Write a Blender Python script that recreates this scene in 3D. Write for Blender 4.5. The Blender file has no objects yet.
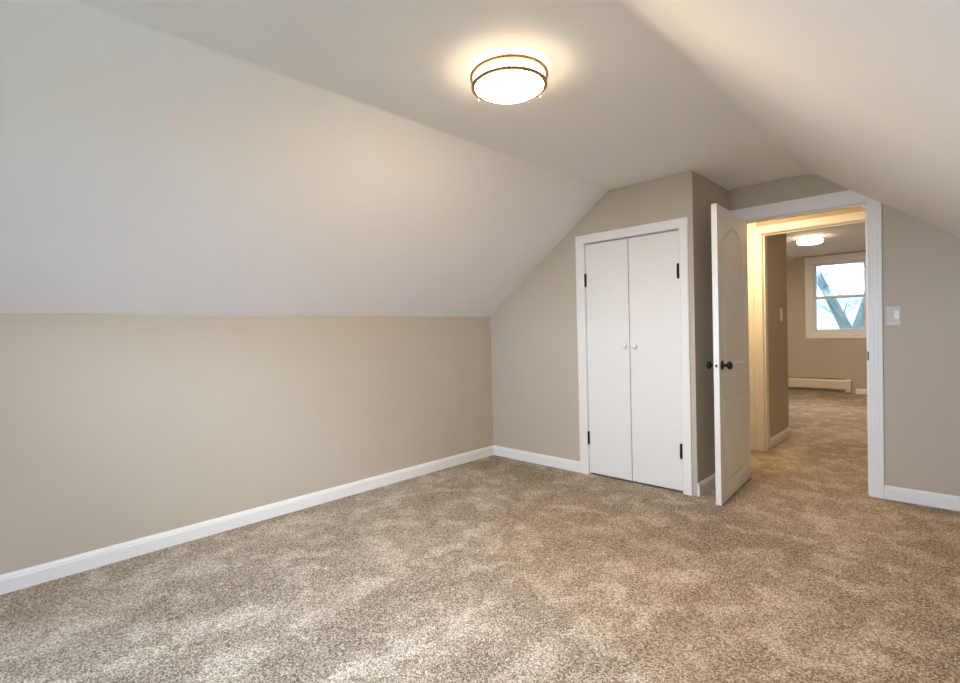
import bpy, bmesh, math, random
from mathutils import Vector, Matrix, noise

random.seed(7)
scene = bpy.context.scene
col = scene.collection

# ------------------------------------------------------------------ camera
cam_data = bpy.data.cameras.new('camera')
cam = bpy.data.objects.new('camera', cam_data)
col.objects.link(cam)
FW = Vector((-0.69737344, 0.71645647, -0.01898454))
RT = Vector((0.71669063, 0.6969278, -0.0254201))
UP = Vector((0.00498154, 0.03133334, 0.99949658))
m3 = Matrix((RT, UP, -FW)).transposed()
cam.matrix_world = Matrix.Translation((0, 0, 1.2)) @ m3.to_4x4()
cam_data.sensor_width = 36.0
cam_data.lens = 503.734 * 36.0 / 960.0
cam_data.clip_start = 0.02
cam_data.clip_end = 500
scene.camera = cam

# ------------------------------------------------------------------ exposure
vs = scene.view_settings
scene.display_settings.display_device = 'sRGB'
vs.view_transform = 'Standard'
vs.look = 'None'
vs.gamma = 1.0
vs.use_curve_mapping = False
vs.exposure = 1.32
scene.cycles.max_bounces = 16
scene.cycles.diffuse_bounces = 12
scene.cycles.transparent_max_bounces = 16
scene.cycles.caustics_reflective = False
scene.cycles.caustics_refractive = False
scene.cycles.sample_clamp_indirect = 8.0
scene.cycles.use_denoising = True

# ------------------------------------------------------------------ sky
SKY = 13.5
LAMP_MAIN = 86.0
LAMP_HALL = 46.0
LAMP_FAR = 85.0
world = bpy.data.worlds.new('sky')
scene.world = world
world.use_nodes = True
wn = world.node_tree.nodes
wl = world.node_tree.links
bgn = wn['Background']
tc = wn.new('ShaderNodeTexCoord')
cl = wn.new('ShaderNodeTexNoise')
cl.inputs['Scale'].default_value = 2.2
cl.inputs['Detail'].default_value = 4
cr = wn.new('ShaderNodeValToRGB')
cr.color_ramp.elements[0].position = 0.35
cr.color_ramp.elements[0].color = (0.43, 0.66, 1.0, 1)
cr.color_ramp.elements[1].position = 0.65
cr.color_ramp.elements[1].color = (0.62, 0.79, 1.0, 1)
wl.new(tc.outputs['Generated'], cl.inputs['Vector'])
wl.new(cl.outputs['Fac'], cr.inputs['Fac'])
wl.new(cr.outputs['Color'], bgn.inputs['Color'])
bgn.inputs['Strength'].default_value = SKY

# ------------------------------------------------------------------ key dimensions (metres, camera stands at x=0 y=0)
XL, XR = -3.346, 0.450          # knee walls
YR = -1.30                      # gable wall behind the camera
C, K, D = 3.588, -1.3855, 4.336  # closet front, closet side, doorway wall
X1, X2, ZC, ZK = -2.037, -0.810, 2.2875, 1.345
ZKR = ZC - 0.749 * (XR - X2)
DB = D + 0.11                   # hall face of the doorway wall
S0, S1 = 5.28, 5.44             # second wall
F = 10.42                       # far gable wall
PASS = 6.17                     # end of the passage
FX1, FX2, FZ = -2.225, -0.64, 2.385
FKL = FZ - 0.77 * (FX1 - XL)
FKR = FZ - 0.77 * (XR - FX2)


def portal(name, loc, rot, sx, sy):
    l = bpy.data.lights.new(name, 'AREA')
    l.shape = 'RECTANGLE'
    l.size, l.size_y = sx, sy
    l.cycles.is_portal = True
    o = bpy.data.objects.new(name, l)
    o.location = loc
    o.rotation_euler = rot
    col.objects.link(o)


# window rectangles (x0, x1, z0, z1)
WREAR = (-2.15, -0.70, 0.72, 2.00)
SKYL = (-0.60, 0.18, -0.98, 0.44)   # unseen roof window added to the right slope as fill light: x0, x1, y0, y1
WFAR = (-2.00, -1.19, 1.02, 2.27)
WFAR2 = (-3.05, -2.45, 0.72, 1.60)  # added window, out of view, brings more daylight into the far room
portal('daylight_portal', ((WFAR2[0] + WFAR2[1]) / 2, F + 0.15, (WFAR2[2] + WFAR2[3]) / 2), (math.radians(-90), 0, 0),
       WFAR2[1] - WFAR2[0], WFAR2[3] - WFAR2[2])
portal('daylight_portal', ((WREAR[0] + WREAR[1]) / 2, YR - 0.13, (WREAR[2] + WREAR[3]) / 2), (math.radians(90), 0, 0),
       WREAR[1] - WREAR[0], WREAR[3] - WREAR[2])
portal('daylight_portal', ((WFAR[0] + WFAR[1]) / 2, F + 0.15, (WFAR[2] + WFAR[3]) / 2), (math.radians(-90), 0, 0),
       WFAR[1] - WFAR[0], WFAR[3] - WFAR[2])
SLA = math.atan(0.749)
SKC = ((SKYL[0] + SKYL[1]) / 2, (SKYL[2] + SKYL[3]) / 2)
portal('daylight_portal', (SKC[0], SKC[1], ZC - 0.749 * (SKC[0] - X2) + 0.40), (0, SLA, 0),
       (SKYL[1] - SKYL[0]) / math.cos(SLA), SKYL[3] - SKYL[2])


# ------------------------------------------------------------------ materials
def mat(name, color, rough=0.6, metal=0.0, bump=None, spec=0.5, var=0.0):
    m = bpy.data.materials.new(name)
    m.use_nodes = True
    n, l = m.node_tree.nodes, m.node_tree.links
    b = n['Principled BSDF']
    b.inputs['Base Color'].default_value = (*color, 1)
    b.inputs['Roughness'].default_value = rough
    b.inputs['Metallic'].default_value = metal
    b.inputs['Specular IOR Level'].default_value = spec
    geo = n.new('ShaderNodeNewGeometry')
    if var:
        t = n.new('ShaderNodeTexNoise')
        t.inputs['Scale'].default_value = 3.0
        t.inputs['Detail'].default_value = 3
        l.new(geo.outputs['Position'], t.inputs['Vector'])
        r = n.new('ShaderNodeValToRGB')
        r.color_ramp.elements[0].position = 0.3
        r.color_ramp.elements[1].position = 0.7
        r.color_ramp.elements[0].color = (*[c * (1 - var) for c in color], 1)
        r.color_ramp.elements[1].color = (*[min(1, c * (1 + var)) for c in color], 1)
        l.new(t.outputs['Fac'], r.inputs['Fac'])
        l.new(r.outputs['Color'], b.inputs['Base Color'])
    if bump:
        sc, st, dist = bump
        t = n.new('ShaderNodeTexNoise')
        t.inputs['Scale'].default_value = sc
        t.inputs['Detail'].default_value = 4
        l.new(geo.outputs['Position'], t.inputs['Vector'])
        bp = n.new('ShaderNodeBump')
        bp.inputs['Strength'].default_value = st
        bp.inputs['Distance'].default_value = dist
        l.new(t.outputs['Fac'], bp.inputs['Height'])
        l.new(bp.outputs['Normal'], b.inputs['Normal'])
    return m


M_WALL = mat('beige_wall_paint', (0.505, 0.447, 0.365), 0.62, bump=(60, 0.06, 0.002), spec=0.3, var=0.015)
M_CEIL = mat('white_ceiling_paint', (0.84, 0.845, 0.88), 0.7, bump=(9, 0.10, 0.01), spec=0.25, var=0.012)
M_TRIM = mat('white_trim_paint', (0.80, 0.795, 0.785), 0.45, bump=(30, 0.02, 0.001))
M_DOOR = mat('white_door_paint', (0.78, 0.775, 0.76), 0.3, bump=(40, 0.03, 0.001))
M_PLASTIC = mat('white_plastic', (0.82, 0.82, 0.80), 0.3, bump=(200, 0.01, 0.0005))
M_PLATE_SHADED = mat('shaded_white_plate', (0.55, 0.52, 0.455), 0.4, bump=(200, 0.01, 0.0005))  # white plastic toned down, shade put into the colour
M_IVORY = mat('ivory_enamel', (0.70, 0.64, 0.52), 0.4, bump=(90, 0.02, 0.0005))
M_BLACK = mat('oil_rubbed_black_metal', (0.009, 0.008, 0.007), 0.42, 0.0, bump=(120, 0.02, 0.0005), spec=0.3)
M_BRONZE = mat('brushed_bronze', (0.30, 0.215, 0.115), 0.4, 1.0, bump=(300, 0.03, 0.0004))
M_VINYL = mat('white_vinyl', (0.78, 0.80, 0.82), 0.35, bump=(120, 0.01, 0.0005))
M_DARK = mat('dark_recess', (0.03, 0.028, 0.025), 0.8, bump=(60, 0.05, 0.001))
M_BARK = mat('grey_bark', (0.42, 0.47, 0.44), 0.9, bump=(14, 0.5, 0.02), var=0.35)
M_GROUND = mat('winter_lawn', (0.16, 0.17, 0.12), 0.9, bump=(3, 0.3, 0.05), var=0.3)
M_ROOFING = mat('grey_roofing', (0.2, 0.2, 0.2), 0.9, bump=(30, 0.2, 0.004))


def carpet():
    m = bpy.data.materials.new('speckled_beige_carpet')
    m.use_nodes = True
    n, l = m.node_tree.nodes, m.node_tree.links
    b = n['Principled BSDF']
    b.inputs['Roughness'].default_value = 1.0
    b.inputs['Specular IOR Level'].default_value = 0.1
    b.inputs['Sheen Weight'].default_value = 0.15
    b.inputs['Sheen Roughness'].default_value = 0.6
    geo = n.new('ShaderNodeNewGeometry')
    pos = geo.outputs['Position']

    def math_(op, a, bb, clamp=False):
        x = n.new('ShaderNodeMath')
        x.operation = op
        x.use_clamp = clamp
        for i, v in enumerate((a, bb)):
            if hasattr(v, 'is_output'):
                l.new(v, x.inputs[i])
            else:
                x.inputs[i].default_value = v
        return x.outputs[0]

    def nz(scale, detail, dist=0.0, vec=pos):
        t = n.new('ShaderNodeTexNoise')
        t.inputs['Scale'].default_value = scale
        t.inputs['Detail'].default_value = detail
        t.inputs['Distortion'].default_value = dist
        l.new(vec, t.inputs['Vector'])
        return t.outputs['Fac']

    def rng(v, a, bb, c=0.0, d=1.0, smooth=True):
        r = n.new('ShaderNodeMapRange')
        r.interpolation_type = 'SMOOTHSTEP' if smooth else 'LINEAR'
        l.new(v, r.inputs['Value'])
        r.inputs['From Min'].default_value = a
        r.inputs['From Max'].default_value = bb
        r.inputs['To Min'].default_value = c
        r.inputs['To Max'].default_value = d
        return r.outputs['Result']

    def ramp(v, els):
        r = n.new('ShaderNodeValToRGB')
        cr = r.color_ramp
        while len(cr.elements) < len(els):
            cr.elements.new(0.5)
        for e, (p, c) in zip(cr.elements, els):
            e.position = p
            e.color = (*c, 1)
        l.new(v, r.inputs['Fac'])
        return r.outputs['Color']

    # tufts: one random shade per little loop of pile
    wob = n.new('ShaderNodeTexNoise')
    wob.inputs['Scale'].default_value = 130
    l.new(pos, wob.inputs['Vector'])
    mixv = n.new('ShaderNodeMix')
    mixv.data_type = 'VECTOR'
    mixv.inputs['Factor'].default_value = 0.012
    l.new(pos, mixv.inputs['A'])
    l.new(wob.outputs['Color'], mixv.inputs['B'])
    v = n.new('ShaderNodeTexVoronoi')
    v.inputs['Scale'].default_value = 225
    l.new(mixv.outputs['Result'], v.inputs['Vector'])
    sep = n.new('ShaderNodeSeparateColor')
    l.new(v.outputs['Color'], sep.inputs['Color'])
    fine = nz(260, 2)
    tuft = math_('ADD', math_('MULTIPLY', sep.outputs[0], 0.8), math_('MULTIPLY', fine, 0.2))
    # brushed patches where the pile lies the other way
    sm = n.new('ShaderNodeMapping')
    sm.inputs['Rotation'].default_value = (0, 0, math.radians(38))
    sm.inputs['Scale'].default_value = (1.0, 0.55, 1.0)
    l.new(pos, sm.inputs['Vector'])
    big = nz(1.5, 5, 0.7, sm.outputs['Vector'])
    mid = nz(5.5, 4, 0.6)
    sm2 = n.new('ShaderNodeMapping')
    sm2.inputs['Rotation'].default_value = (0, 0, math.radians(-50))
    sm2.inputs['Scale'].default_value = (1.0, 0.25, 1.0)
    l.new(pos, sm2.inputs['Vector'])
    streak = nz(3.6, 3, 0.4, sm2.outputs['Vector'])
    patch = math_('ADD', math_('MULTIPLY', rng(big, 0.42, 0.66), 0.34),
                  math_('ADD', math_('MULTIPLY', rng(mid, 0.46, 0.64), 0.48),
                        math_('MULTIPLY', rng(streak, 0.50, 0.66), 0.22)), True)
    shade = math_('ADD', tuft, math_('MULTIPLY', math_('SUBTRACT', patch, 0.35), 0.34), True)
    colr = ramp(shade, [(0.0, (0.044, 0.026, 0.012)), (0.26, (0.172, 0.115, 0.063)),
                        (0.50, (0.335, 0.247, 0.160)), (0.74, (0.53, 0.445, 0.34)), (1.0, (0.76, 0.70, 0.60))])
    l.new(colr, b.inputs['Base Color'])
    bp = n.new('ShaderNodeBump')
    bp.inputs['Strength'].default_value = 0.55
    bp.inputs['Distance'].default_value = 0.006
    h = math_('ADD', math_('SUBTRACT', 1.0, v.outputs['Distance']), math_('MULTIPLY', fine, 0.6))
    l.new(h, bp.inputs['Height'])
    l.new(bp.outputs['Normal'], b.inputs['Normal'])
    return m


M_CARPET = carpet()


def glass(name, tint=None):
    m = bpy.data.materials.new(name)
    m.use_nodes = True
    n, l = m.node_tree.nodes, m.node_tree.links
    out = n['Material Output']
    n.remove(n['Principled BSDF'])
    tr = n.new('ShaderNodeBsdfTransparent')
    tr.inputs['Color'].default_value = (0.95, 0.97, 0.97, 1)
    gl = n.new('ShaderNodeBsdfGlossy')
    gl.inputs['Roughness'].default_value = 0.02
    fr = n.new('ShaderNodeFresnel')
    fr.inputs['IOR'].default_value = 1.45
    mx = n.new('ShaderNodeMixShader')
    l.new(fr.outputs['Fac'], mx.inputs['Fac'])
    l.new(tr.outputs[0], mx.inputs[1])
    l.new(gl.outputs[0], mx.inputs[2])
    res = mx
    if tint:
        geo = n.new('ShaderNodeNewGeometry')
        t = n.new('ShaderNodeTexNoise')
        t.inputs['Scale'].default_value = 2.6
        l.new(geo.outputs['Position'], t.inputs['Vector'])
        r = n.new('ShaderNodeValToRGB')
        r.color_ramp.elements[0].position = 0.40
        r.color_ramp.elements[1].position = 0.62
        r.color_ramp.elements[0].color = (*tint[0], 1)
        r.color_ramp.elements[1].color = (*tint[1], 1)
        l.new(t.outputs['Fac'], r.inputs['Fac'])
        l.new(r.outputs['Color'], tr.inputs['Color'])
    l.new(res.outputs[0], out.inputs['Surface'])
    return m


M_GLASS = glass('clear_glass')
M_SKY_DIM = glass('sky_dimming_glass', tint=((0.255, 0.26, 0.255), (0.275, 0.275, 0.27)))  # tint dims the overbright sky view, standing in for exposure
M_SKY_GLARE = glass('sky_glare_glass', tint=((0.29, 0.30, 0.305), (0.60, 0.60, 0.60)))  # paler uneven tint paints the washed-out glare of the upper sash


def lamp_mat(name, color, strength):
    m = bpy.data.materials.new(name)
    m.use_nodes = True
    n, l = m.node_tree.nodes, m.node_tree.links
    b = n['Principled BSDF']
    b.inputs['Base Color'].default_value = (0.85, 0.82, 0.75, 1)
    b.inputs['Roughness'].default_value = 0.4
    b.inputs['Emission Strength'].default_value = strength
    geo = n.new('ShaderNodeNewGeometry')
    t = n.new('ShaderNodeTexNoise')
    t.inputs['Scale'].default_value = 12
    l.new(geo.outputs['Position'], t.inputs['Vector'])
    r = n.new('ShaderNodeValToRGB')
    r.color_ramp.elements[0].color = (*[c * 0.97 for c in color], 1)
    r.color_ramp.elements[1].color = (*color, 1)
    l.new(t.outputs['Fac'], r.inputs['Fac'])
    l.new(r.outputs['Color'], b.inputs['Emission Color'])
    return m


WARM = (1.0, 0.74, 0.47)
M_LAMP = lamp_mat('lit_lamp_glass', WARM, LAMP_MAIN)
M_LAMP_SIDE = lamp_mat('lit_lamp_glass_side', WARM, 5.0)
M_LAMP_BAND = lamp_mat('lit_lamp_glass_band', WARM, 10.5)
M_LAMP_HALL = lamp_mat('lit_hall_lamp_glass', (1.0, 0.70, 0.35), LAMP_HALL)
M_LAMP_FAR = lamp_mat('lit_far_lamp_glass', (1.0, 0.82, 0.60), LAMP_FAR)


# ------------------------------------------------------------------ mesh helpers
def link(name, bm, m, parent=None, smooth=None):
    bmesh.ops.recalc_face_normals(bm, faces=bm.faces)
    me = bpy.data.meshes.new(name)
    bm.to_mesh(me)
    bm.free()
    for x in (m if isinstance(m, (list, tuple)) else [m]):
        me.materials.append(x)
    if smooth is not None:
        me.shade_smooth()
        me.set_sharp_from_angle(angle=math.radians(smooth))
    o = bpy.data.objects.new(name, me)
    col.objects.link(o)
    if parent is not None:
        o.parent = parent
    return o


def empty(name, loc=(0, 0, 0), rz=0.0):
    o = bpy.data.objects.new(name, None)
    o.empty_display_size = 0.1
    o.location = loc
    o.rotation_euler = (0, 0, rz)
    col.objects.link(o)
    return o


def tag(o, label=None, cat=None, group=None, kind=None):
    if label:
        o['label'] = label
    if cat:
        o['category'] = cat
    if group:
        o['group'] = group
    if kind:
        o['kind'] = kind
    return o


def struct(o, label, cat):
    return tag(o, label, cat, kind='structure')


def add_box(bm, x0, x1, y0, y1, z0, z1, bevel=0.0):
    b2 = bmesh.new()
    bmesh.ops.create_cube(b2, size=1)
    for v in b2.verts:
        v.co = Vector((x0 + (v.co.x + .5) * (x1 - x0), y0 + (v.co.y + .5) * (y1 - y0), z0 + (v.co.z + .5) * (z1 - z0)))
    if bevel:
        bmesh.ops.bevel(b2, geom=list(b2.edges), offset=bevel, segments=2, affect='EDGES', profile=0.5)
    merge(bm, b2)


def merge(bm, b2):
    me = bpy.data.meshes.new('tmp')
    b2.to_mesh(me)
    b2.free()
    bm.from_mesh(me)
    bpy.data.meshes.remove(me)


def add_prism(bm, poly, a0, a1, axis='y'):
    """poly is a list of (u, z); extruded along axis"""
    def P(u, z, a):
        return (u, a, z) if axis == 'y' else (a, u, z)
    v0 = [bm.verts.new(P(u, z, a0)) for u, z in poly]
    v1 = [bm.verts.new(P(u, z, a1)) for u, z in poly]
    n = len(poly)
    bm.faces.new(v0)
    bm.faces.new(list(reversed(v1)))
    for i in range(n):
        bm.faces.new((v0[i], v1[i], v1[(i + 1) % n], v0[(i + 1) % n]))


def add_lathe(bm, prof, seg=48, mtx=None, close=False):
    """prof: list of (r, z)"""
    rings = []
    for r, z in prof:
        if r < 1e-6:
            rings.append([bm.verts.new((0, 0, z))])
        else:
            rings.append([bm.verts.new((r * math.cos(2 * math.pi * i / seg), r * math.sin(2 * math.pi * i / seg), z)) for i in range(seg)])
    pairs = list(zip(rings, rings[1:]))
    if close:
        pairs.append((rings[-1], rings[0]))
    for a, b in pairs:
        for i in range(seg):
            j = (i + 1) % seg
            if len(a) == 1 and len(b) == 1:
                continue
            if len(a) == 1:
                bm.faces.new((a[0], b[i], b[j]))
            elif len(b) == 1:
                bm.faces.new((a[i], a[j], b[0]))
            else:
                bm.faces.new((a[i], a[j], b[j], b[i]))
    if mtx is not None:
        vs_ = [v for ring in rings for v in ring]
        bmesh.ops.transform(bm, matrix=mtx, verts=vs_)


def add_tube(bm, pts, radii, seg=8):
    rings = []
    for i, p in enumerate(pts):
        p = Vector(p)
        a = Vector(pts[max(0, i - 1)])
        b = Vector(pts[min(len(pts) - 1, i + 1)])
        t = (b - a).normalized()
        s = t.cross(Vector((0, 0, 1)))
        if s.length < 1e-3:
            s = t.cross(Vector((1, 0, 0)))
        s.normalize()
        u = s.cross(t)
        r = radii[i] if isinstance(radii, (list, tuple)) else radii
        rings.append([bm.verts.new(p + r * (math.cos(2 * math.pi * k / seg) * s + math.sin(2 * math.pi * k / seg) * u)) for k in range(seg)])
    for a, b in zip(rings, rings[1:]):
        for k in range(seg):
            bm.faces.new((a[k], a[(k + 1) % seg], b[(k + 1) % seg], b[k]))
    bm.faces.new(list(reversed(rings[0])))
    bm.faces.new(rings[-1])


def wall_y(name, y0, y1, x0, x1, top, breaks, holes, m, label, cat='wall', z0=-0.02):
    """wall parallel to x; top(x) gives its height, holes = (x0, x1, z0, z1)"""
    xs = sorted({x0, x1, *[b for b in breaks if x0 < b < x1], *[h[0] for h in holes], *[h[1] for h in holes]})
    bm = bmesh.new()
    for a, b in zip(xs, xs[1:]):
        mid = (a + b) / 2
        lows = [z0]
        hs = sorted([h for h in holes if h[0] < mid < h[1]], key=lambda h: h[2])
        z = z0
        for h in hs:
            if h[2] > z + 1e-4:
                add_prism(bm, [(a, z), (b, z), (b, h[2]), (a, h[2])], y0, y1)
            z = h[3]
        add_prism(bm, [(a, z), (b, z), (b, top(b)), (a, top(a))], y0, y1)
    bmesh.ops.remove_doubles(bm, verts=bm.verts, dist=1e-5)
    # drop the inner faces shared by two neighbouring columns
    seen = {}
    for f in bm.faces:
        seen.setdefault(tuple(sorted(v.index for v in f.verts)), []).append(f)
    bm.verts.index_update()
    seen = {}
    for f in bm.faces:
        seen.setdefault(tuple(sorted(v.index for v in f.verts)), []).append(f)
    dead = [f for fs in seen.values() if len(fs) > 1 for f in fs]
    if dead:
        bmesh.ops.delete(bm, geom=dead, context='FACES_ONLY')
    return struct(link(name, bm, m), label, cat)


def zmain(x):
    if x < X1:
        return ZK + (ZC - ZK) * (x - XL) / (X1 - XL)
    if x > X2:
        return ZC - 0.749 * (x - X2)
    return ZC


# ------------------------------------------------------------------ floor and outside ground
bm = bmesh.new()
add_box(bm, XL - 0.1, XR + 0.1, YR - 0.12, F + 0.14, -0.06, 0.0)
struct(link('floor', bm, M_CARPET), 'beige speckled cut pile carpet running through all the rooms', 'floor')
bm = bmesh.new()
add_box(bm, -60, 60, -60, 90, -3.2, -3.0)
struct(link('ground', bm, M_GROUND), 'winter lawn far below outside the window', 'ground')


# ------------------------------------------------------------------ walls of the near room
def box_struct(name, dims, m, label, cat):
    bm = bmesh.new()
    add_box(bm, *dims)
    return struct(link(name, bm, m), label, cat)


box_struct('wall_left', (XL - 0.1, XL, YR, S0, -0.02, ZK + 0.02), M_WALL, 'long low beige knee wall under the left ceiling slope', 'wall')
box_struct('wall_right', (XR, XR + 0.1, YR, S0, -0.02, ZKR + 0.02), M_WALL, 'low beige knee wall under the right ceiling slope', 'wall')
flat = lambda z: (lambda x: z)
wall_y('wall_rear', YR - 0.12, YR, XL - 0.1, XR + 0.1, flat(2.6), [], [WREAR], M_WALL, 'beige gable wall with the wide window behind the viewer')
# closet front and side
CL0, CL1, CLZ = -2.268, -1.484, 1.900
wall_y('wall_closet_front', C, C + 0.09, XL, K, zmain, [X1], [(CL0 - 0.018, CL1 + 0.018, -0.02, CLZ + 0.018)], M_WALL,
       'beige closet front wall around the white double doors')
box_struct('wall_closet_side', (K - 0.09, K, C + 0.09, D, -0.02, ZC), M_WALL, 'shaded beige closet side wall behind the open door', 'wall')
# doorway wall (its left run also backs the closet)
OX0, OX1, OZ = -1.295, -0.505, 2.022
wall_y('wall_doorway', D, DB, XL, XR, zmain, [X1, X2], [(OX0 - 0.02, OX1 + 0.02, -0.02, OZ + 0.02)], M_WALL,
       'beige wall around the open doorway to the hall')
# hall
box_struct('wall_hall_left', (-2.25, -2.15, DB, S0, -0.02, ZC), M_WALL, 'beige end wall of the hall', 'wall')
PX0, PX1, PZ = -1.400, -0.600, 2.052
wall_y('wall_hall_back', S0, S1, XL - 0.1, XR + 0.1, flat(2.75), [], [(PX0 - 0.018, PX1 + 0.018, -0.02, PZ + 0.018)], M_WALL,
       'beige hall wall above the second doorway')
# far room
box_struct('wall_passage', (XL, PX0 - 0.003, S1, PASS, -0.02, 2.6), M_WALL, 'beige passage wall with a light switch beyond the second doorway', 'wall')
box_struct('wall_far_left', (XL - 0.1, XL, S1, F, -0.02, FKL + 0.02), M_WALL, 'low beige knee wall of the far room at left', 'wall')
box_struct('wall_far_right', (XR, XR + 0.1, S1, F, -0.02, FKR + 0.02), M_WALL, 'low beige knee wall of the far room at right', 'wall')
wall_y('wall_far_gable', F, F + 0.14, XL - 0.1, XR + 0.1, flat(2.75), [], [WFAR, WFAR2], M_WALL, 'beige gable wall with the window at the far end')


# ------------------------------------------------------------------ ceilings
def wob(y, seed):
    return noise.noise(Vector((y * 0.9, seed, 0.3))) * 0.009 + noise.noise(Vector((y * 2.7, seed, 1.3))) * 0.003


def ceiling_shell(y0, y1, cx1, cx2, zc, zkl, zkr, names, labels, seed, round_=0.03, hole=None):
    n = max(2, int((y1 - y0) / 0.15))
    ys = [y0 + (y1 - y0) * i / n for i in range(n + 1)]
    sl = (zc - zkl) / (cx1 - XL)
    sr = (zc - zkr) / (XR - cx2)

    def loft_into(bm, secfn, yy):
        rows = [[bm.verts.new((x, y, z)) for x, z in secfn(y)] for y in yy]
        k = len(rows[0])
        for a, b in zip(rows, rows[1:]):
            for i in range(k):
                bm.faces.new((a[i], a[(i + 1) % k], b[(i + 1) % k], b[i]))
        bm.faces.new(rows[0])
        bm.faces.new(list(reversed(rows[-1])))

    def loft(name, secfn, label, hole=None):
        bm = bmesh.new()
        if hole is None:
            loft_into(bm, secfn, ys)
        else:
            hx0, hx1, hy0, hy1 = hole
            zl = lambda x: zc - sr * (x - cx2)
            loft_into(bm, secfn, [y for y in ys if y < hy0 - 0.02] + [hy0])
            loft_into(bm, secfn, [hy1] + [y for y in ys if y > hy1 + 0.02])
            mids = [hy0] + [y for y in ys if hy0 + 0.02 < y < hy1 - 0.02] + [hy1]
            loft_into(bm, lambda y: [secfn(y)[0], (hx0, zl(hx0)), (hx0, zl(hx0) + 0.3), secfn(y)[-1]], mids)
            loft_into(bm, lambda y: [(hx1, zl(hx1))] + secfn(y)[1:5] + [(hx1, zl(hx1) + 0.3)], mids)
        struct(link(name, bm, M_CEIL, smooth=20), label, 'ceiling')

    def w(y, s):
        return wob(y, seed + s)

    r1 = round_ * 0.3
    r2 = round_

    def arc(cx, s, r, side):
        # quadratic rounding of the crease at cx; side -1 left, +1 right
        p0 = Vector((cx - side * r, zc))
        p1 = Vector((cx, zc))
        p2 = Vector((cx + side * r, zc - s * r))
        return [tuple((1 - t) ** 2 * p0 + 2 * t * (1 - t) * p1 + t * t * p2) for t in [i / 8 for i in range(9)]]

    def flat_sec(y):
        a = arc(cx1 + w(y, 1), sl, r1, -1)   # from the flat (right) down to the slope (left)
        b = arc(cx2 + w(y, 5), sr, r2, +1)
        low = list(reversed(a)) + b
        return low + [(b[-1][0], b[-1][1] + 0.3), (a[-1][0], a[-1][1] + 0.3)]

    def left_sec(y):
        a = arc(cx1 + w(y, 1), sl, r1, -1)[-1]
        return [(XL, zkl + w(y, 2)), a, (a[0], a[1] + 0.3), (XL - 0.1, zkl + 0.25), (XL - 0.1, zkl - 0.01), (XL - 0.001, zkl - 0.012 + w(y, 2))]

    def right_sec(y):
        b = arc(cx2 + w(y, 5), sr, r2, +1)[-1]
        return [b, (XR, zkr + w(y, 6)), (XR + 0.001, zkr - 0.012 + w(y, 6)), (XR + 0.1, zkr - 0.01), (XR + 0.1, zkr + 0.25), (b[0], b[1] + 0.3)]

    loft(names[0], flat_sec, labels[0])
    loft(names[1], left_sec, labels[1])
    loft(names[2], right_sec, labels[2], hole)


ceiling_shell(YR, S0, X1, X2, ZC, ZK, ZKR, ('ceiling', 'ceiling_slope_left', 'ceiling_slope_right'),
              ('flat white strip of ceiling carrying the ring ceiling light', 'sloping white ceiling above the left knee wall',
               'sloping white ceiling descending at the right above the doorway'), 3.1, hole=SKYL)
ceiling_shell(S1, F, FX1, FX2, FZ, FKL, FKR, ('ceiling_far', 'ceiling_far_slope_left', 'ceiling_far_slope_right'),
              ('flat white ceiling of the far room', 'sloping white ceiling at the left of the far window',
               'sloping white ceiling at the right of the far room'), 11.7)


# ------------------------------------------------------------------ baseboards
BASE = [(0, 0), (0.014, 0), (0.014, 0.066), (0.0115, 0.070), (0.0115, 0.077), (0.008, 0.083), (0.005, 0.091), (0, 0.091)]


def baseboard(name, p0, p1, label):
    """runs from p0 to p1 on the floor; the room is on the left of that direction"""
    p0, p1 = Vector((*p0, 0)), Vector((*p1, 0))
    d = (p1 - p0)
    nrm = Vector((-d.y, d.x, 0)).normalized()
    bm = bmesh.new()
    a = [bm.verts.new(p0 + nrm * u + Vector((0, 0, z))) for u, z in BASE]
    b = [bm.verts.new(p1 + nrm * u + Vector((0, 0, z))) for u, z in BASE]
    k = len(BASE)
    bm.faces.new(a)
    bm.faces.new(list(reversed(b)))
    for i in range(k):
        bm.faces.new((a[i], a[(i + 1) % k], b[(i + 1) % k], b[i]))
    return struct(link(name, bm, M_TRIM), label, 'baseboard')


baseboard('baseboard_left', (XL, C), (XL, YR), 'white baseboard along the left knee wall')
baseboard('baseboard_back', (-2.345, C), (XL + 0.014, C), 'short white baseboard between left corner and closet doors')
baseboard('baseboard_closet_side', (K, D - 0.014), (K, C - 0.0), 'white baseboard on the closet side behind the open door')
baseboard('baseboard_doorway', (XR, D), (-0.424, D), 'white baseboard right of the doorway under the light switch')
baseboard('baseboard_right', (XR, YR), (XR, D - 0.014), 'white baseboard along the right knee wall')
baseboard('baseboard_rear', (XL + 0.014, YR), (XR - 0.014, YR), 'white baseboard under the rear window')
baseboard('baseboard_passage', (PX0 - 0.003, PASS), (PX0 - 0.003, S1 + 0.015), 'white baseboard under the passage light switch')
baseboard('baseboard_passage_end', (XL + 0.014, PASS), (PX0 + 0.002, PASS), 'white baseboard around the passage wall end')
baseboard('baseboard_far', (XR, F), (-1.375, F), 'white baseboard right of the electric heater')
baseboard('baseboard_far_right', (XR, S1), (XR, F - 0.014), 'white baseboard along the far right knee wall')
baseboard('baseboard_hall', (-1.61, S0), (-2.15, S0), 'white baseboard of the hall')


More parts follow.
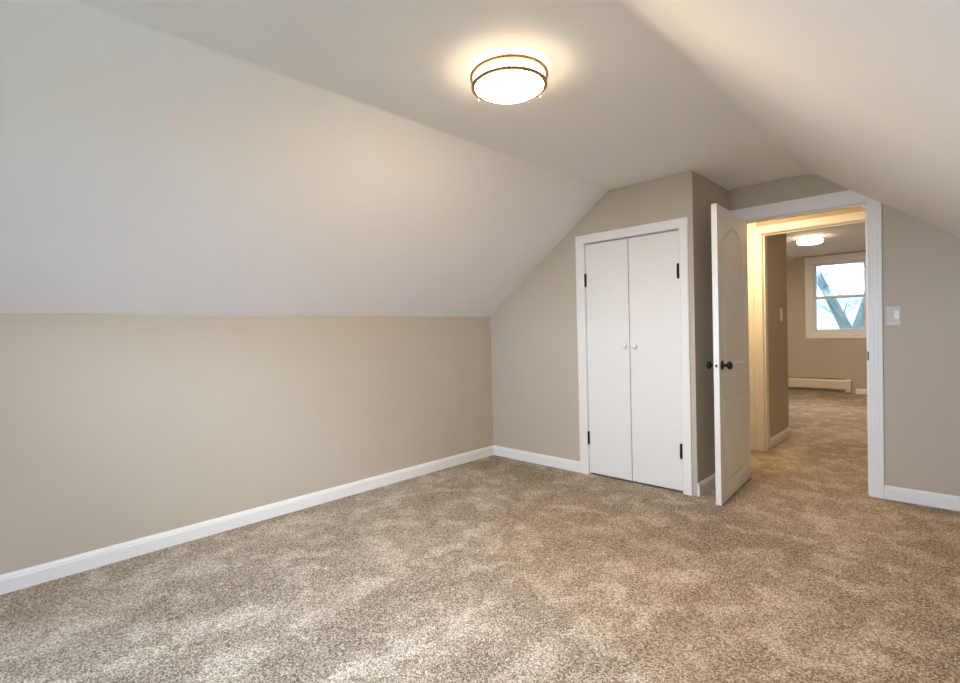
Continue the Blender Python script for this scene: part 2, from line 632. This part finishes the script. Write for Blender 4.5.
# ------------------------------------------------------------------ casings
def casing(name, x0, x1, z1, y, width, prof, label, depth_sign=-1, clip=None, widths=None, zbot=0.0, closed=False, m=M_TRIM, cat='door casing', parent=None):
    """mitred frame around an opening x0..x1, up to z1, standing proud of plane y.  prof: (u 0..1 across from the opening, proud)"""
    wl_, wt_, wr_ = widths or (width, width, width)
    bm = bmesh.new()
    rows = []
    k = len(prof)
    for (cx, cz, sx, sz, wx, wz) in ((x0, zbot, -1, -1 if closed else 0, wl_, wt_), (x0, z1, -1, 1, wl_, wt_),
                                     (x1, z1, 1, 1, wr_, wt_), (x1, zbot, 1, -1 if closed else 0, wr_, wt_)):
        rows.append([bm.verts.new((cx + sx * u * wx, y + depth_sign * h, cz + sz * u * wz)) for u, h in prof])
    prs = list(zip(rows, rows[1:])) + ([(rows[-1], rows[0])] if closed else [])
    for a, b in prs:
        for i in range(k):
            bm.faces.new((a[i], a[(i + 1) % k], b[(i + 1) % k], b[i]))
    if not closed:
        bm.faces.new(rows[0])
        bm.faces.new(rows[-1])
    if clip:
        bmesh.ops.recalc_face_normals(bm, faces=bm.faces)
        for co, no in clip:
            r = bmesh.ops.bisect_plane(bm, geom=bm.verts[:] + bm.edges[:] + bm.faces[:], plane_co=co, plane_no=no, clear_outer=True)
            eds = [e for e in r['geom_cut'] if isinstance(e, bmesh.types.BMEdge)]
            bmesh.ops.holes_fill(bm, edges=[e for e in bm.edges if e.is_boundary], sides=0)
    o = link(name, bm, m, parent)
    return o if parent is not None else struct(o, label, cat)


FLATP = [(0, 0), (0, 0.012), (0.10, 0.016), (0.90, 0.017), (1.0, 0.014), (1, 0)]
FLUTE = [(0, 0), (0, 0.009), (0.10, 0.011), (0.14, 0.010), (0.40, 0.011), (0.44, 0.0125), (0.68, 0.013), (0.72, 0.0155), (0.94, 0.017), (1, 0.015), (1, 0)]


def jamb(name, x0, x1, z1, y0, y1, t, label, stop=None):
    bm = bmesh.new()
    add_box(bm, x0 - t, x0, y0, y1, 0, z1 + t)
    add_box(bm, x1, x1 + t, y0, y1, 0, z1 + t)
    add_box(bm, x0, x1, y0, y1, z1, z1 + t)
    if stop:
        s0, s1, th = stop
        add_box(bm, x0, x0 + th, s0, s1, 0, z1)
        add_box(bm, x1 - th, x1, s0, s1, 0, z1)
        add_box(bm, x0 + th, x1 - th, s0, s1, z1 - th, z1)
    return struct(link(name, bm, M_TRIM), label, 'door jamb')


jamb('trim_1', CL0, CL1, CLZ, C, C + 0.09, 0.017, 'white jamb lining the closet opening', (C + 0.045, C + 0.06, 0.012))
casing('trim_2', CL0 - 0.002, CL1 + 0.002, CLZ + 0.002, C, 0.07, FLATP, 'white casing around the closet double doors', widths=(0.076, 0.068, 0.062))
jt = jamb('trim_3', OX0, OX1, OZ, D, DB, 0.019, 'white jamb lining the open doorway', (D + 0.045, D + 0.075, 0.011))
slope_n = Vector((0.749, 0, 1)).normalized()
casing('trim_4', OX0 - 0.006, OX1 + 0.007, OZ + 0.008, D, 0.08, FLUTE, 'white casing around the open doorway cut by the sloping ceiling',
       widths=(K - (OX0 - 0.006) and abs(K - (OX0 - 0.006)) - 0.001, 0.090, 0.076),
       clip=[(Vector((X2, 0, ZC - 0.001)), slope_n)])
bm = bmesh.new()
add_box(bm, OX1 - 0.002, OX1, D - 0.002, D + 0.034, 0.935, 1.000)
add_box(bm, OX1, OX1 + 0.0065, D - 0.003, D, 0.940, 0.996)
o = link('strike_plate', bm, M_BLACK, jt)
o['label'] = 'black strike plate'
# second doorway
jamb('trim_5', PX0, PX1, PZ, S0, S1, 0.017, 'white jamb lining the second doorway', (S0 + 0.03, S0 + 0.06, 0.012))
casing('trim_6', PX0 - 0.002, PX1 + 0.002, PZ + 0.004, S0, 0.08, FLATP, 'white casing around the second doorway across the hall',
       widths=(0.075, 0.070, 0.070), clip=[(Vector((X2, 0, ZC - 0.001)), slope_n)])
bm = bmesh.new()
add_box(bm, -1.605, PX0 - 0.078, S0 - 0.022, S0, 0, ZC - 0.004, 0.002)
add_box(bm, PX0 - 0.0775, PX0 - 0.04, S0 - 0.024, S0 - 0.0175, 2.126, 2.20, 0.001)
struct(link('trim_7', bm, M_TRIM), 'tall white board left of the second doorway', 'trim')


# ------------------------------------------------------------------ closet doors
def knob_bm(bm, prof, mtx):
    add_lathe(bm, prof, 24, mtx)


def closet_door(name, x0, x1, knob_x, hinge_x, z0, label):
    root = empty(name, (x0, C + 0.004, 0))
    struct(root, label, 'closet door')
    bm = bmesh.new()
    add_box(bm, 0, x1 - x0, 0, 0.034, z0, 1.889, 0.0025)
    link('door_slab', bm, M_DOOR, root)
    bm = bmesh.new()
    prof = [(0.0, 0.034), (0.013, 0.033), (0.020, 0.029), (0.022, 0.023), (0.018, 0.015), (0.010, 0.009), (0.009, 0.004), (0.014, 0.0), (0, 0)]
    add_lathe(bm, prof, 28, Matrix.Translation((knob_x - x0, 0, 1.063)) @ Matrix.Rotation(math.radians(90), 4, 'X'))
    o = link('knob', bm, M_DOOR, root, smooth=40)
    for z in (0.303, 1.600):
        bm = bmesh.new()
        hx = hinge_x - x0
        add_lathe(bm, [(0, -0.052), (0.009, -0.052), (0.0095, -0.018), (0.009, -0.017), (0.0095, -0.016), (0.0095, 0.016), (0.009, 0.017), (0.0095, 0.018), (0.009, 0.052), (0.003, 0.056), (0, 0.057)],
                  14, Matrix.Translation((hx, -0.0065, z)))
        add_box(bm, hx - 0.007, hx + 0.007, -0.0022, 0.001, z - 0.050, z + 0.050)
        o = link('hinge', bm, M_BLACK, root, smooth=40)
        o['label'] = 'black hinge'
    return root


GAPX = -1.8845
closet_door('door_1', CL0 + 0.004, GAPX - 0.003, -1.9235, CL0 + 0.004, 0.014, 'left flat white closet door leaf with a round white knob')
closet_door('door_2', GAPX + 0.003, CL1 - 0.004, -1.8375, CL1 - 0.012, 0.014, 'right flat white closet door leaf beside the wall corner')


# ------------------------------------------------------------------ open panel door
LW, LT, LZ0, LZ1 = 0.812, 0.035, 0.010, 2.002
phi = math.atan2(-0.815, 0.054)
door = empty('door_3', (-1.237 + LT * math.sin(phi), 4.275 - LT * math.cos(phi), 0))  # direction of the leaf away from its hinge
door.rotation_euler = (0, 0, phi)
struct(door, 'open white two panel arched door with black knobs', 'door')
# local frame: x along the leaf, +y is the face seen from the room (turned to the hall opening)


def arch_loop(x0, x1, z0, zs, rise, inset, n=22):
    a, b, c, s = x0 + inset, x1 - inset, z0 + inset, zs - inset * 0.8
    pts = [(a, c), (b, c)]
    if rise <= 0:
        return pts + [(b, zs - inset), (a, zs - inset)]
    for i in range(n + 1):
        t = i / n
        x = b + (a - b) * t
        pts.append((x, s + rise * math.sin(math.pi * t)))
    return pts


def leaf_mesh():
    bm = bmesh.new()
    for y, sgn in ((LT, 1), (0.0, -1)):
        outer = [bm.verts.new((x, y, z)) for x, z in ((0, LZ0), (LW, LZ0), (LW, LZ1), (0, LZ1))]
        edges = [bm.edges.new((outer[i], outer[(i + 1) % 4])) for i in range(4)]
        for args in ((0.105, LW - 0.105, 0.925, 1.790, 0.108), (0.105, LW - 0.105, 0.105, 0.705, 0.0)):
            prev = None
            for ins, dep in ((0, 0), (0.013, 0.0095), (0.016, 0.0105), (0.021, 0.0105), (0.044, 0.0005), (0.049, 0.0005)):
                ring = [bm.verts.new((x, y - sgn * dep, z)) for x, z in arch_loop(*args, ins)]
                k = len(ring)
                if prev is None:
                    edges += [bm.edges.new((ring[i], ring[(i + 1) % k])) for i in range(k)]
                else:
                    for i in range(k):
                        bm.faces.new((prev[i], prev[(i + 1) % k], ring[(i + 1) % k], ring[i]))
                prev = ring
            bm.faces.new(prev)
        bmesh.ops.triangle_fill(bm, use_beauty=True, use_dissolve=False, edges=edges)
        if sgn == 1:
            top = outer
        else:
            for i in range(4):
                j = (i + 1) % 4
                bm.faces.new((top[i], top[j], outer[j], outer[i]))
    return bm


link('door_leaf', leaf_mesh(), M_DOOR, door)
kp = [(0, 0.064), (0.012, 0.0635), (0.021, 0.060), (0.0265, 0.053), (0.0275, 0.046), (0.024, 0.038), (0.016, 0.032), (0.011, 0.028), (0.0105, 0.010), (0.0105, 0.006)]
rp = [(0, 0.009), (0.016, 0.009), (0.026, 0.0075), (0.032, 0.004), (0.0325, 0.0), (0, 0)]
for y, ang in ((LT, -90), (0.0, 90)):
    T = Matrix.Translation((LW - 0.066, y, 0.936)) @ Matrix.Rotation(math.radians(ang), 4, 'X')
    bm = bmesh.new()
    add_lathe(bm, kp, 32, T)
    k = link('knob', bm, M_BLACK, door, smooth=40)
    k['label'] = 'round black knob'
    bm = bmesh.new()
    add_lathe(bm, rp, 32, T)
    link('rosette', bm, M_BLACK, k, smooth=40)
bm = bmesh.new()
add_box(bm, LW, LW + 0.0015, 0.006, 0.029, 0.909, 0.963, 0.0004)
lp = link('latch_plate', bm, M_TRIM, door)
bm = bmesh.new()
add_box(bm, LW + 0.0015, LW + 0.008, 0.011, 0.024, 0.927, 0.945, 0.002)
o = link('latch_bolt', bm, M_BLACK, lp)
o['label'] = 'black latch bolt'
for z in (0.25, 1.02, 1.78):
    bm = bmesh.new()
    add_lathe(bm, [(0, -0.045), (0.006, -0.045), (0.006, 0.045), (0, 0.048)], 14, Matrix.Translation((-0.004, -0.004, z)))
    o = link('hinge', bm, M_BLACK, door, smooth=40)
    o['label'] = 'black hinge'


# ------------------------------------------------------------------ ceiling lights
def ring_profile(R, w, h, z):
    return [(R - w / 2, z - h / 2), (R - w * .2, z - h / 2 - 0.001), (R + w / 2, z - h * .3), (R + w / 2, z + h * .3), (R + w * .2, z + h / 2 + .001), (R - w / 2, z + h / 2)]


def ceiling_light(loc, scale, glassm, label, az):
    root = empty('ceiling_light', loc, az)
    root.scale = (scale, scale, scale)
    tag(root, label, 'ceiling light', 'ring ceiling lights')
    bm = bmesh.new()
    add_lathe(bm, [(0, -0.001), (0.120, -0.001), (0.124, -0.004), (0.124, -0.016), (0.118, -0.0185), (0, -0.0185)], 64)
    link('base_pan', bm, M_PLASTIC, root, smooth=40)
    bm = bmesh.new()
    pr = [(0.136, -0.0185), (0.141, -0.024), (0.143, -0.041), (0.143, -0.044), (0.143, -0.060), (0.1425, -0.067), (0.139, -0.074), (0.128, -0.081), (0.098, -0.087), (0.055, -0.090), (0, -0.091)]
    add_lathe(bm, [(0, -0.0185)] + pr, 72)
    di = link('glass_diffuser', bm, [glassm, M_LAMP_SIDE, M_LAMP_BAND], root, smooth=50)
    for p in di.data.polygons:      # the frosted rim glows less than the face under the lamps
        if p.center.z > -0.042:
            p.material_index = 1
        elif p.center.z > -0.067:
            p.material_index = 2
    for z, R, w, hh in ((-0.028, 0.157, 0.011, 0.0135), (-0.068, 0.150, 0.015, 0.0105)):
        bm = bmesh.new()
        add_lathe(bm, ring_profile(R, w, hh, z), 80, close=True)
        o = link('band_ring', bm, M_BRONZE, root, smooth=50)
    for a in (0, 120, 240):
        ca, sa = math.cos(math.radians(a)), math.sin(math.radians(a))
        bm = bmesh.new()
        add_tube(bm, [(0.157 * ca, 0.157 * sa, -0.001), (0.157 * ca, 0.157 * sa, -0.078)], 0.0022, 10)
        po = link('post', bm, M_BRONZE, root, smooth=40)
        bm = bmesh.new()
        add_lathe(bm, [(0, -0.086), (0.003, -0.0855), (0.005, -0.082), (0.005, -0.078), (0.003, -0.075), (0, -0.0745)], 16,
                  Matrix.Translation((0.157 * ca, 0.157 * sa, 0)))
        link('finial', bm, M_BRONZE, po, smooth=40)
    return root


ceiling_light((-1.372, 1.623, ZC), 1.0, M_LAMP, 'double ring ceiling light glowing on the near flat ceiling', math.radians(310.2))
ceiling_light((-1.36, 4.66, ZC), 1.0, M_LAMP_HALL, 'ring ceiling light of the hall hidden above the doorway header', math.radians(100))
ceiling_light((-1.57, 8.15, FZ), 1.05, M_LAMP_FAR, 'ring ceiling light seen through both doorways near the far window', math.radians(100))


# ------------------------------------------------------------------ light switches
def wall_switch(loc, rz, w, h, label, double):
    root = empty('light_switch', loc, rz)     # local: plate in xz plane, facing -y
    tag(root, label, 'light switch')
    bm = bmesh.new()
    add_box(bm, -w / 2, w / 2, -0.006, 0.0, -h / 2, h / 2, 0.0022)
    link('wall_plate', bm, M_PLATE_SHADED if double else M_PLASTIC, root)
    if double:
        bm = bmesh.new()
        add_box(bm, -0.030, 0.032, -0.0072, -0.0055, -0.036, 0.036, 0.0006)
        link('switch_frame', bm, M_PLATE_SHADED, root)
        bm = bmesh.new()   # rocker paddle tipped at its top
        add_prism(bm, [(-0.0072, -0.033), (-0.0105, -0.033), (-0.0175, -0.020), (-0.0086, 0.033), (-0.0072, 0.033)], 0.004, 0.030, axis='x')
        o = link('rocker_paddle', bm, M_PLASTIC, root)
        o['label'] = 'bright white raised paddle'
        bm = bmesh.new()
        add_prism(bm, [(-0.0072, -0.033), (-0.0105, -0.033), (-0.0086, 0.033), (-0.0072, 0.033)], -0.028, 0.0025, axis='x')
        link('rocker_paddle', bm, M_PLATE_SHADED, root)  # second paddle coloured darker, as if turned from the light
    else:
        bm = bmesh.new()
        add_box(bm, -0.012, 0.012, -0.0068, -0.0055, -0.02, 0.02, 0.0005)
        add_prism(bm, [(-0.0068, -0.006), (-0.017, 0.004), (-0.016, 0.010), (-0.0068, 0.008)], -0.005, 0.005, axis='x')
        link('toggle', bm, M_PLASTIC, root)
    for z in (-h / 2 + 0.014, h / 2 - 0.014):
        bm = bmesh.new()
        add_lathe(bm, [(0, 0.0075), (0.0022, 0.0072), (0.003, 0.006), (0.003, 0.0055), (0, 0.0055)], 12,
                  Matrix.Translation((0, 0, z)) @ Matrix.Rotation(math.radians(90), 4, 'X'))
        link('screw', bm, M_PLASTIC, root, smooth=40)
    return root


wall_switch((-0.3655, D, 1.238), 0, 0.080, 0.132, 'white light switch plate with shade in its colour, with a bright rocker right of the doorway', True)
wall_switch((PX0 - 0.003, 5.92, 1.30), math.radians(90), 0.075, 0.13, 'cream light switch plate on the passage wall', False)


# ------------------------------------------------------------------ baseboard heater in the far room
heater = empty('baseboard_heater', (-3.0, F, 0))
tag(heater, 'long cream baseboard heater under the far window', 'heater')
HX = 1.563    # right end in local x
bm = bmesh.new()
add_prism(bm, [(0, 0.245), (0, 0.235), (-0.050, 0.228), (-0.062, 0.205), (-0.062, 0.075), (-0.058, 0.075), (-0.058, 0.203), (-0.047, 0.224), (-0.004, 0.230), (-0.004, 0.04), (0, 0.04)], 0, HX - 0.075, axis='x')
link('heater_cover', bm, M_IVORY, heater)
bm = bmesh.new()
add_prism(bm, [(0, 0.250), (-0.053, 0.233), (-0.066, 0.208), (-0.066, 0.025), (0, 0.025)], HX - 0.078, HX, axis='x')
link('end_cap', bm, M_IVORY, heater)
bm = bmesh.new()
for i in range(90):
    x = 0.01 + i * (HX - 0.1) / 90
    add_box(bm, x, x + 0.0012, -0.052, -0.008, 0.075, 0.150)
add_tube(bm, [(0.0, -0.03, 0.11), (HX - 0.08, -0.03, 0.11)], 0.011, 12)
o = link('heating_fins', bm, M_DARK, heater)
o['label'] = 'dark heating fins behind the cover'


# ------------------------------------------------------------------ windows
def window(name, rect, y, depth, inward, label, panes, cas_w):
    """double hung window. y is the inner wall face, inward = -1 when the room lies at smaller y"""
    x0, x1, z0, z1 = rect
    root = struct(empty(name, ((x0 + x1) / 2, y, z0)), label, 'window')
    ox, oy, oz = root.location
    s = -inward      # direction from the inner wall face to outdoors

    def bx(bm, a, b, d0, d1, c, d, bev=0.0):
        ya, yb = sorted((s * d0, s * d1))
        add_box(bm, a - ox, b - ox, ya, yb, c - oz, d - oz, bev)

    cs = casing('window_casing', x0 - ox, x1 - ox, z1 - oz, 0, cas_w, FLATP, None, depth_sign=inward, closed=True, zbot=z0 - oz, parent=root)
    t = 0.032
    bm = bmesh.new()
    bx(bm, x0, x0 + t, 0.0, depth, z0, z1)
    bx(bm, x1 - t, x1, 0.0, depth, z0, z1)
    bx(bm, x0 + t, x1 - t, 0.0, depth, z0, z0 + t)
    bx(bm, x0 + t, x1 - t, 0.0, depth, z1 - t, z1)
    # side tracks
    for a in (x0 + t, x1 - t - 0.012):
        bx(bm, a, a + 0.012, 0.060, 0.068, z0 + t, z1 - t)
    link('window_frame', bm, M_VINYL, root)
    zm = (z0 + z1) / 2 + 0.0
    xa, xb = x0 + t, x1 - t

    def sash(nm, d0, d1, c, d, r, gm):
        bm = bmesh.new()
        bx(bm, xa, xa + r, d0, d1, c, d, 0.002)
        bx(bm, xb - r, xb, d0, d1, c, d, 0.002)
        bx(bm, xa + r, xb - r, d0, d1, c, c + r, 0.002)
        bx(bm, xa + r, xb - r, d0, d1, d - r, d, 0.002)
        sa = link(nm, bm, M_VINYL, root)
        bm = bmesh.new()
        dm = (d0 + d1) / 2
        bx(bm, xa + r - 0.004, xb - r + 0.004, dm - 0.003, dm + 0.003, c + r - 0.004, d - r + 0.004)
        g = link('glass_pane', bm, gm, sa)
        return sa
    sash('upper_sash', 0.072, 0.100, zm - 0.022, z1 - t, 0.040, panes[0])
    lo = sash('lower_sash', 0.030, 0.058, z0 + t, zm + 0.022, 0.040, panes[1])
    bm = bmesh.new()
    xm = (x0 + x1) / 2
    bx(bm, xm - 0.032, xm + 0.032, 0.026, 0.056, zm + 0.022, zm + 0.030, 0.002)
    bx(bm, xm - 0.012, xm + 0.020, 0.030, 0.048, zm + 0.030, zm + 0.042, 0.003)
    link('sash_lock', bm, M_VINYL, lo)
    return root


window('window_1', WFAR, F, 0.13, -1, 'white double hung window in the far room with bare tree outside', (M_SKY_GLARE, M_SKY_DIM), 0.085)
window('added_window', WFAR2, F, 0.13, -1, 'small added window beside the far gable window, out of view, for extra daylight', (M_GLASS, M_GLASS), 0.075)
window('window_2', WREAR, YR, 0.115, 1, 'wide white double hung window behind the viewer', (M_GLASS, M_GLASS), 0.085)

# added roof window, out of view, brightens the left slope and wall
sky_w = struct(empty('added_skylight', (SKC[0], SKC[1], ZC - 0.749 * (SKC[0] - X2) + 0.3)), 'added roof window in the right ceiling slope, out of view, for extra daylight', 'window')
sky_w.rotation_euler = (0, SLA, 0)
hw, hl, fw_ = (SKYL[1] - SKYL[0]) / math.cos(SLA) / 2, (SKYL[3] - SKYL[2]) / 2, 0.06
bm = bmesh.new()
add_box(bm, -hw - 0.04, -hw + 0.03, -hl - 0.04, hl + 0.04, 0.0, 0.07, 0.004)
add_box(bm, hw - 0.03, hw + 0.04, -hl - 0.04, hl + 0.04, 0.0, 0.07, 0.004)
add_box(bm, -hw + 0.03, hw - 0.03, -hl - 0.04, -hl + 0.03, 0.0, 0.07, 0.004)
add_box(bm, -hw + 0.03, hw - 0.03, hl - 0.03, hl + 0.04, 0.0, 0.07, 0.004)
link('window_frame', bm, M_VINYL, sky_w)
bm = bmesh.new()
add_box(bm, -hw + 0.02, hw - 0.02, -hl + 0.02, hl - 0.02, 0.03, 0.037)
link('glass_pane', bm, M_GLASS, sky_w)

# ------------------------------------------------------------------ tree outside the far window
tree = empty('bare_tree', (-2.2, 16.0, -3.0))
tag(tree, 'bare forked grey tree standing outside the far window', 'tree')
rt = random.Random(11)
bm = bmesh.new()
twigs = bmesh.new()


def grow(p, d, length, r, depth, target):
    pts, rad = [p.copy()], [r]
    n = 5
    q, dd = p.copy(), d.copy()
    for i in range(n):
        dd = (dd + Vector((rt.uniform(-.18, .18), rt.uniform(-.18, .18), rt.uniform(-.10, .14)))).normalized()
        q = q + dd * length / n
        pts.append(q.copy())
        rad.append(r * (1 - 0.55 * (i + 1) / n))
    add_tube(target, pts, rad, 7 if depth < 2 else 5)
    if depth >= 4:
        return
    for i in range(4 if depth else 5):
        k = rt.randint(1, n)
        ax = Vector((rt.uniform(-1, 1), rt.uniform(-1, 1), rt.uniform(-0.3, 1))).normalized()
        nd = (dd * 0.55 + ax * 0.8).normalized()
        grow(pts[k], nd, length * rt.uniform(0.5, 0.75), max(0.004, rad[k] * 0.5), depth + 1, twigs)


# trunk and the two limbs of the fork, one continuous skin of tubes
add_tube(bm, [(0.05, 0, 0), (0.03, 0, 1.2), (0.0, 0.02, 2.5), (0.0, 0.0, 3.55)], [0.30, 0.23, 0.21, 0.22], 14)
lp_ = [Vector((0.02, 0, 3.35)), Vector((-0.08, 0, 4.0)), Vector((-0.42, 0.05, 4.8)), Vector((-0.75, 0.15, 5.5)), Vector((-1.35, 0.35, 6.7)), Vector((-1.8, 0.5, 8.2))]
add_tube(bm, lp_, [0.17, 0.135, 0.115, 0.10, 0.075, 0.04], 12)
rp_ = [Vector((0.0, 0, 3.35)), Vector((0.13, 0, 4.0)), Vector((0.36, -0.05, 4.75)), Vector((0.55, -0.1, 5.6)), Vector((0.8, -0.1, 6.9)), Vector((1.1, 0.0, 8.4))]
add_tube(bm, rp_, [0.17, 0.14, 0.12, 0.10, 0.075, 0.04], 12)
for base, dirs in ((lp_, 7), (rp_, 7)):
    for i in range(dirs):
        k = rt.randint(1, 4)
        p = base[k].lerp(base[k + 1], rt.random())
        d = Vector((rt.uniform(-1, 1), rt.uniform(-0.8, 0.6), rt.uniform(0.1, 1))).normalized()
        grow(p, d, rt.uniform(1.0, 1.6), 0.032, 1, twigs)
link('trunk', bm, M_BARK, tree, smooth=60)
o = link('twigs', twigs, M_BARK, tree, smooth=60)
